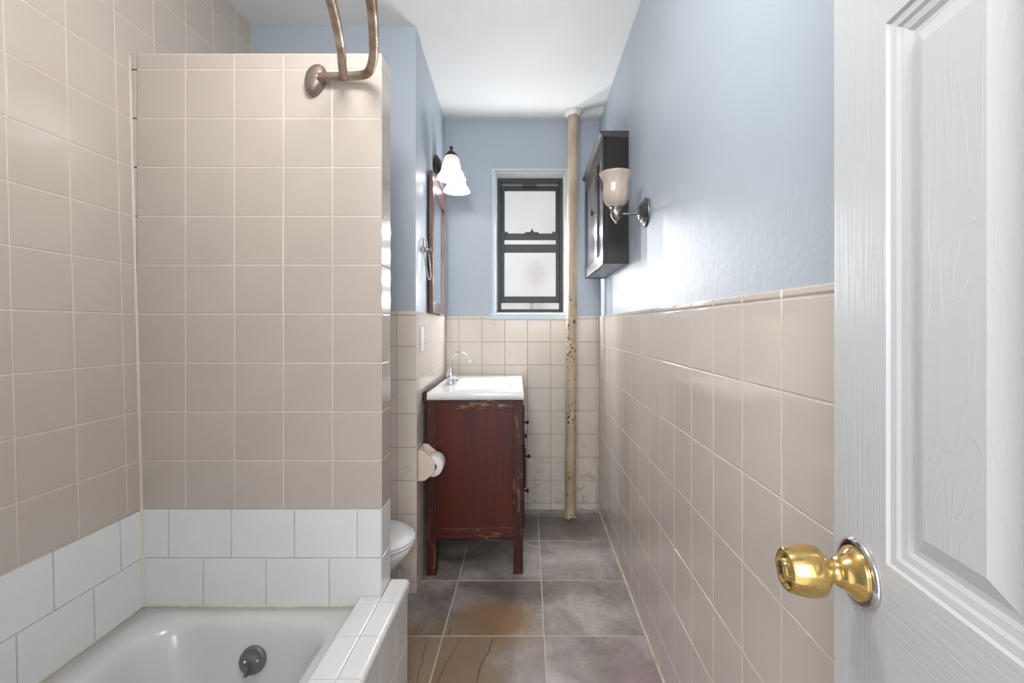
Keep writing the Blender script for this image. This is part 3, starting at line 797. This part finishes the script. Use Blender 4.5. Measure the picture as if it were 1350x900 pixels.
# sink top: slab with a rectangular basin
top = thing('bathroom_sink', (vx, vy, HT+.001), 'white rectangular sink top with sunken basin resting on the wooden vanity', 'sink', VA)
bm = newbm()
SX0, SX1, SY0, SY1 = -W_+.006, .004, -.022, D_+.018
zt, zb = HT+.037, HT+.001
oz = -(HT+.001)
def R4(x0, x1, y0, y1, r, z): return [Vector((p.x, p.y, p.z)) for p in rrect((x0+x1)/2, (y0+y1)/2, (x1-x0)/2, (y1-y0)/2, r, z+oz, 6)]
bx0, bx1, by0, by1 = -.355, -.072, .10, .60
Ls = [R4(SX0+.02, SX1-.02, SY0+.02, SY1-.02, .003, zb+.0), R4(SX0, SX1, SY0, SY1, .003, zb), R4(SX0, SX1, SY0, SY1, .004, zt-.003), R4(SX0+.003, SX1-.003, SY0+.003, SY1-.003, .004, zt),
      R4(bx0-.012, bx1+.012, by0-.012, by1+.012, .03, zt), R4(bx0-.003, bx1+.003, by0-.003, by1+.003, .03, zt-.003), R4(bx0+.004, bx1-.004, by0+.004, by1-.004, .03, zt-.016),
      R4(bx0+.02, bx1-.02, by0+.02, by1-.02, .035, zt-.09), R4(bx0+.04, bx1-.04, by0+.05, by1-.05, .04, zt-.115)]
loft(bm, Ls, 0, False, True, smooth=False)
bmesh.ops.recalc_face_normals(bm, faces=bm.faces[:])
for f in bm.faces: f.smooth = abs(f.normal.z) < .99 and f.calc_center_median().z < zt+oz-.005 and f.calc_center_median().x < bx1 and f.calc_center_median().x > bx0
obj('basin_slab', bm, 'sinktop', top, local=True)
bm = newbm(); lathe(bm, [(0, .003), (.018, .003), (.022, .001), (.023, 0)], (-.21, .35, zt-.1145+oz), Z, 24); obj('drain', bm, 'chrome', top, local=True)
bm = newbm(); box(bm, (SX0-.018, SY0+.004, HT-.01+oz), (SX0-.001, SY1-.0, zt+.006+oz), 0, .003); obj('side_strip', bm, 'cherry_dark', top, 'dark scuffed wood strip along the wall', local=True)

# faucet
fp = Vector((-0.432, 2.53, HT+.0375))
fa = thing('sink_faucet', fp, 'chrome gooseneck faucet standing on the white sink top by the wall', 'faucet')
bm = newbm()
lathe(bm, [(0, 0), (.026, 0), (.027, .006), (.024, .014), (.023, .022), (.0185, .025), (.0185, .029), (.0235, .034), (.0265, .047), (.025, .060), (.019, .072), (.014, .080), (.012, .088), (.0, .090)], fp, Z, 32); obj('faucet_body', bm, 'chrome', fa)
bm = newbm()
pt = [fp+Vector(q) for q in ((0, 0, .085), (.000, 0, .12), (.006, 0, .148), (.026, 0, .170), (.055, 0, .178), (.083, 0, .166), (.100, 0, .143), (.106, 0, .132))]
tube(bm, spline(pt, 6), .0062, 14)
tube(bm, [pt[-1]+Vector((-.003, 0, .006)), pt[-1]+Vector((.004, 0, -.008))], .0085, 14); obj('spout', bm, 'chrome', fa)
bm = newbm(); tube(bm, spline([fp+Vector(q) for q in ((.018, -.012, .018), (.034, -.02, .024), (.044, -.026, .018))], 5), [.007]*6+[.0085]*5, 12); obj('handle', bm, 'chrome', fa)

# ------------------------------------------------------------------ mirror on the vanity wall
def wl(u, z, h=0.0): return P0+U*u+Z*z+N*h    # point on the vanity-side wall
TU = Matrix(((U.x, N.x, 0, P0.x), (U.y, N.y, 0, P0.y), (0, 0, 1, 0), (0, 0, 0, 1)))   # local (u, out, z)
mu0, mu1, mz0, mz1 = 2.39-YP, 2.872-YP, 1.298, 2.046
mi_ = thing('wall_mirror', wl((mu0+mu1)/2, mz0, 0), 'tall mirror in a flat walnut brown frame hanging over the sink', 'mirror')
bm = newbm()
fw = .058
box(bm, (mu0, .0015, mz0), (mu0+fw, .024, mz1), 0, .003, TU); box(bm, (mu1-fw, .0015, mz0), (mu1, .024, mz1), 0, .003, TU)
box(bm, (mu0+fw-.001, .0015, mz1-.105), (mu1-fw+.001, .024, mz1), 0, .003, TU); box(bm, (mu0+fw-.001, .0015, mz0), (mu1-fw+.001, .024, mz0+fw), 0, .003, TU)
obj('frame', bm, 'mirrorframe', mi_)
bm = newbm(); box(bm, (mu0+.03, .006, mz0+.03), (mu1-.03, .012, mz1-.03), 0, 0, TU); obj('mirror_glass', bm, 'mirror', mi_)

# ------------------------------------------------------------------ two-shade vanity light above the mirror
uc = 2.66-YP
vl = thing('vanity_light', wl(uc, 2.13, 0), 'dark bronze wall light with two white bell shades above the mirror', 'wall light')
bm = newbm()
# oval back plate with stepped rim
Ls = []
for (h, s) in ((.0015, 1), (.008, 1.0), (.014, .90), (.016, .82), (.024, .70), (.027, .3), (.0275, .02)):
    Ls.append([wl(uc+.105*s*math.cos(2*PI*k/48), 2.145+.072*s*math.sin(2*PI*k/48), h) for k in range(48)])
loft(bm, Ls, 0, True, True); obj('back_plate', bm, 'bronze', vl)
bell = [(.024, .000), (.034, -.006), (.043, -.022), (.049, -.05), (.054, -.078), (.062, -.098), (.073, -.112), (.080, -.124), (.0815, -.133), (.0795, -.134), (.075, -.124), (.066, -.108), (.057, -.094), (.050, -.076), (.045, -.05), (.039, -.022), (.030, -.008), (.022, -.004)]
for k, (yy, xx) in enumerate(((2.50, -.425), (2.73, -.432))):
    c = Vector((xx, yy, 2.165)); base = wl(uc+(-.04 if k == 0 else .04), 2.135, .022)
    bm = newbm(); tube(bm, spline([base, base+N*.035+Vector((0, 0, -.028)), (base+c)/2+Vector((0.0, 0, -.004)), c+Vector((0, 0, .010))], 7), .006, 12)
    obj('arm', bm, 'bronze', vl)
    bm = newbm(); lathe(bm, [(0.0, .046), (.006, .046), (.009, .041), (.010, .036), (.009, .030), (.004, .026), (.006, .022), (.016, .017), (.024, .008), (.036, -.006), (.036, -.010), (.0, -.010)], c, Z, 32)
    bmesh.ops.translate(bm, verts=bm.verts[:], vec=(0, 0, .004)); obj('socket_cap', bm, 'bronze', vl)
    bm = newbm(); lathe(bm, bell, c, Z, 48); sh_ = obj('shade', bm, 'shade_lit', vl)
    bm = newbm(); lathe(bm, [(0.0, -.010), (.012, -.012), (.013, -.03), (.022, -.05), (.026, -.068), (.020, -.088), (0, -.096)], c, Z, 24); obj('bulb', bm, 'bulb', sh_)
    point_light('vanity_bulb_light', c+Vector((0, 0, -.115)), 0.35, (1, .95, .9), .015)

# ------------------------------------------------------------------ sconce on the right wall
sy = 1.835; sc_z = EYE+(430-280)*1.835/600
sc = thing('wall_sconce', (XR+TH, sy, sc_z), 'pewter wall sconce with upturned cream glass shade on the blue right wall', 'wall light')
bm = newbm()
lathe(bm, [(.058, .0012), (.058, .007), (.052, .011), (.048, .011), (.044, .018), (.038, .021), (.034, .021), (.030, .029), (.022, .033), (.0, .034)], (XR+TH, sy, sc_z), -X, 48); obj('back_plate', bm, 'pewter', sc)
ax_ = .352
bm = newbm(); tube(bm, [(XR-.02, sy, sc_z-.003), (XR-.05, sy, sc_z-.006), (ax_+.012, sy, sc_z-.006)], .0055, 12); obj('arm', bm, 'pewter', sc)
bm = newbm(); c = Vector((ax_, sy, sc_z))
lathe(bm, [(0, -.046), (.004, -.045), (.006, -.040), (.003, -.036), (.010, -.032), (.017, -.022), (.021, -.008), (.022, .012), (.019, .014), (.019, .018), (.026, .020), (.026, .024), (0, .024)], c, Z, 32); obj('socket_cup', bm, 'nickel', sc)
bm = newbm()
lathe(bm, [(.022, .022), (.036, .034), (.044, .052), (.047, .075), (.045, .10), (.045, .118), (.050, .136), (.057, .150), (.0605, .156), (.0585, .157), (.053, .149), (.046, .136), (.041, .118), (.041, .10), (.043, .075), (.040, .052), (.032, .037), (.018, .026)], c, Z, 48, sx=1.12, sy=1.12, flute=8, famp=.02); obj('shade', bm, 'shade_off', sc)

# ------------------------------------------------------------------ wall cabinet with two framed doors
ky0, ky1, kz0, kz1, kx = 2.16, 2.85, EYE+.297, EYE+.925, .351
cab = thing('wall_cabinet', (XR+TH, (ky0+ky1)/2, kz0), 'tall dark espresso two-door cabinet hung on the blue right wall', 'cabinet')
dth = .018
bm = newbm()
xw = XR+TH-.001
box(bm, (kx+dth+.001, ky0, kz0+.0), (xw, ky0+.016, kz1-.02), 0, .001); box(bm, (kx+dth+.001, ky1-.016, kz0), (xw, ky1, kz1-.02), 0, .001)
box(bm, (xw-.008, ky0+.015, kz0+.001), (xw, ky1-.015, kz1-.021)); box(bm, (kx+dth+.001, ky0+.015, kz1-.036), (xw-.007, ky1-.015, kz1-.021))
box(bm, (kx+dth+.001, ky0+.015, kz0+.30), (xw-.007, ky1-.015, kz0+.314))
obj('cabinet_body', bm, 'espresso', cab)
bm = newbm(); box(bm, (kx+dth+.001, ky0+.016, kz0+.004), (xw-.008, ky1-.016, kz0+.016)); obj('bottom_panel', bm, 'under', cab, 'greyish bottom panel')
bm = newbm()
def crown(b, y0, y1):
    pr = [(kx+dth, kz1-.030), (kx+.004, kz1-.030), (kx-.001, kz1-.022), (kx-.006, kz1-.016), (kx-.014, kz1-.008), (kx-.014, kz1), (xw, kz1), (xw, kz1-.030)]
    L0 = []; L1 = []
    for x, z in pr:
        out = max(0, kx+dth-x)*.55 if x < xw-.01 else .010*0
        L0.append(Vector((x, y0-(.008 if z > kz1-.012 else .001), z))); L1.append(Vector((x, y1+(.010 if z > kz1-.012 else .001), z)))
    loft(b, [L0, L1], 0, True, True, False); bmesh.ops.recalc_face_normals(b, faces=b.faces[:])
crown(bm, ky0, ky1); obj('crown_moulding', bm, 'espresso', cab)
ks = 2.385
for (a, b_, ky) in ((ky0+.001, ks-.0015, ks-.022), (ks+.0015, ky1-.001, ks+.022)):
    bm = newbm(); z0, z1 = kz0-.001, kz1-.032; s = .042
    box(bm, (kx, a, z0), (kx+dth, a+s, z1), 0, .0015); box(bm, (kx, b_-s, z0), (kx+dth, b_, z1), 0, .0015)
    box(bm, (kx, a+s-.001, z0), (kx+dth, b_-s+.001, z0+s+.01), 0, .0015); box(bm, (kx, a+s-.001, z1-s-.03), (kx+dth, b_-s+.001, z1), 0, .0015)
    d = obj('door', bm, 'espresso', cab)
    bm = newbm(); box(bm, (kx+.009, a+s-.004, z0+s), (kx+.013, b_-s+.004, z1-s)); obj('door_panel', bm, 'cabglass', d, 'pale glassy door panel')
    bm = newbm(); c = Vector((kx, ky, EYE+(430-281)*ky/600)); tube(bm, [c, c-X*.020], .0025, 10); tube(bm, [c-X*.020+Z*.016, c-X*.020-Z*.016], .003, 10); obj('knob', bm, 'bronze', d)

# ------------------------------------------------------------------ heating riser
rp = thing('heating_riser_pipe', (.266, 2.93, 0), 'floor to ceiling cream painted pipe with flaking rust spots beside the window', 'pipe')
bm = newbm()
b0, b1 = Vector((.266, 2.93, .0)), Vector((.287, 2.93, CEIL-.001))
pts = [b0.lerp(b1, t/30)+Vector((.0012*math.sin(t*1.3), 0, 0)) for t in range(31)]
tube(bm, pts, .0335, 32); obj('pipe', bm, 'riser', rp)
bm = newbm(); lathe(bm, [(.034, 0), (.046, .001), (.044, .005), (.034, .008)], (.266, 2.93, .001), Z, 32); obj('floor_collar', bm, 'riser', rp)
bm = newbm()
lathe(bm, [(.034, -.028), (.046, -.024), (.056, -.012), (.060, -.001)], (.287, 2.93, CEIL), Z, 40, flute=7, famp=.06)
for v in bm.verts: v.co += Vector((random.uniform(-.003, .003), random.uniform(-.003, .003), random.uniform(-.003, .0)))
obj('ceiling_collar', bm, 'plaster', rp, 'lumpy white plaster around the pipe top')

# ------------------------------------------------------------------ toilet, half hidden behind the partition
tc = Vector((-0.67, 1.80, 0))
to = thing('toilet', (-0.85, 1.80, 0), 'white ceramic toilet with closed lid, mostly hidden behind the tiled partition', 'toilet')
def egg(cx_, cy_, a_f, a_b, b, z, n=48):
    out = []
    for k in range(n):
        t = 2*PI*k/n; c_, s_ = math.cos(t), math.sin(t)
        out.append(Vector((cx_+(a_f if c_ > 0 else a_b)*c_, cy_+b*s_*(1-.06*c_), z)))
    return out
bm = newbm()
Ls = [egg(-.80, 1.80, .19, .17, .105, .001), egg(-.80, 1.80, .185, .165, .10, .03), egg(-.79, 1.80, .16, .16, .088, .10), egg(-.775, 1.80, .165, .16, .10, .18), egg(-.745, 1.80, .215, .165, .14, .27),
      egg(-.725, 1.80, .255, .17, .168, .335), egg(-.72, 1.80, .262, .175, .174, .362), egg(-.72, 1.80, .258, .172, .170, .368), egg(-.72, 1.80, .2, .12, .12, .368), egg(-.72, 1.80, .15, .08, .08, .25)]
loft(bm, Ls, 0, True, True); bmesh.ops.recalc_face_normals(bm, faces=bm.faces[:]); obj('bowl', bm, 'ceramic', to)
bm = newbm()
Ls = [egg(-.72, 1.80, .2, .13, .13, .371), egg(-.72, 1.80, .266, .185, .178, .371), egg(-.72, 1.80, .270, .188, .182, .377), egg(-.72, 1.80, .268, .186, .180, .383), egg(-.72, 1.80, .2, .13, .13, .384)]
loft(bm, Ls, 0, True, True); bmesh.ops.recalc_face_normals(bm, faces=bm.faces[:]); obj('seat', bm, 'plastic', to)
bm = newbm()
Ls = [egg(-.72, 1.80, .268, .186, .180, .386), egg(-.72, 1.80, .272, .19, .184, .391), egg(-.72, 1.80, .266, .188, .180, .399), egg(-.72, 1.80, .23, .16, .15, .406), egg(-.72, 1.80, .14, .10, .09, .411), egg(-.72, 1.80, .02, .02, .02, .412)]
loft(bm, Ls, 0, True, True); bmesh.ops.recalc_face_normals(bm, faces=bm.faces[:]); obj('lid', bm, 'plastic', to)
bm = newbm()
Ls = [[p for p in rrect(-1.095, 1.80, hx, hy, .03, z)] for hx, hy, z in ((.085, .20, .37), (.095, .215, .45), (.10, .225, .72))]
loft(bm, Ls, 0, True, True); bmesh.ops.recalc_face_normals(bm, faces=bm.faces[:]); tk = obj('tank', bm, 'ceramic', to)
bm = newbm(); Ls = [rrect(-1.095, 1.80, hx, hy, .03, z) for hx, hy, z in ((.105, .23, .722), (.107, .233, .735), (.104, .23, .752), (.09, .215, .758))]
loft(bm, Ls, 0, True, True); bmesh.ops.recalc_face_normals(bm, faces=bm.faces[:]); obj('tank_lid', bm, 'ceramic', to)
bm = newbm(); Ls = [rrect(-.955, 1.80, .07, .11, .03, z) for z in (.25, .37)]; loft(bm, Ls, 0, True, True); bmesh.ops.recalc_face_normals(bm, faces=bm.faces[:]); obj('bowl_bridge', bm, 'ceramic', to)
bm = newbm(); tube(bm, [(-.995, 1.66, .66), (-.975, 1.66, .66), (-.972, 1.72, .655)], .006, 10); obj('flush_handle', bm, 'chrome', tk)

# ------------------------------------------------------------------ toilet paper holder and roll
hz = .581; hu = 0.018
th_ = thing('toilet_paper_holder', wl(.085, hz, 0), 'almond ceramic toilet paper holder on the tiled corner by the vanity', 'paper holder')
bm = newbm(); box(bm, (hu-.006, .001, hz-.070), (.150, .010, hz+.072), 0, .004, TU); obj('back_plate', bm, 'almond', th_)
def armloft(u0, u1, name='arm'):
    pr = [(0.008, -.068), (.034, -.068), (.079, -.030), (.081, -.010), (.081, .018), (.074, .028), (.028, .070), (.008, .072)]
    b = newbm()
    cxp = sum(p[0] for p in pr)/8; czp = sum(p[1] for p in pr)/8
    def ring(u, s): return [wl(u, hz+czp+(q-czp)*s, max(.008, cxp+(p-cxp)*s)) for p, q in pr]
    loft(b, [ring(u0, .94), ring(u0+.003, 1), ring(u1-.003, 1), ring(u1, .94)], 0, True, True, False)
    bmesh.ops.recalc_face_normals(b, faces=b.faces[:]); obj(name, b, 'almond', th_)
armloft(.008, .026); armloft(.130, .146)
rc = wl(.030, hz-.004, .062); 
bm = newbm(); tube(bm, [wl(.0265, hz-.002, .058), wl(.1295, hz-.002, .058)], .0125, 16); obj('roller', bm, 'almond', th_)
bm = newbm()
lathe(bm, [(.0205, .001), (.046, .001), (.0475, .003), (.0475, .094), (.046, .096), (.0205, .096), (.0205, .001)], wl(.0285, hz-.009, .066), U, 40)
# loose sheet hanging at the back of the roll
prl = obj('toilet_paper_roll', bm, ['tissue']); tag(prl, 'white toilet paper roll held in the almond ceramic holder', 'toilet paper')
bm = newbm(); lathe(bm, [(.0175, .0), (.0200, .0), (.0200, .0975), (.0175, .0975), (.0175, 0)], wl(.0280, hz-.009, .066), U, 32); obj('cardboard_core', bm, 'card', prl)

# ------------------------------------------------------------------ switch and towel ring on the vanity-side wall
su = .115
sw = thing('light_switch', wl(su, 1.145, 0), 'white light switch plate on the tile below the mirror wall', 'light switch')
zc = 1.226-16.5*(YP+su)/600
bm = newbm(); box(bm, (su-.035, .0008, zc-.058), (su+.035, .006, zc+.058), 0, .002, TU); obj('switch_plate', bm, 'plastic', sw)
bm = newbm(); box(bm, (su-.016, .0055, zc-.033), (su+.016, .010, zc+.033), 0, .002, TU); obj('rocker', bm, 'plastic', sw)
tu = .150; tz = EYE+(430-341)*(YP+tu)/600
tr = thing('towel_ring', wl(tu, tz-.1, 0), 'thin nickel towel ring hanging on the brightly lit blue wall beside the mirror', 'towel ring')
bm = newbm(); c = wl(tu, tz+.045, 0); lathe(bm, [(.020, .001), (.020, .006), (.012, .010), (.008, .014), (.008, .035), (.011, .040), (0, .043)], c, N, 24); obj('bracket', bm, 'nickel', tr)
bm = newbm(); tube(bm, [wl(tu-.07*math.sin(2*PI*k/48), tz+.103*math.cos(2*PI*k/48), .020-.012*math.cos(2*PI*k/48)) for k in range(48)], .003, 10, closed=True); obj('ring', bm, 'nickel', tr)
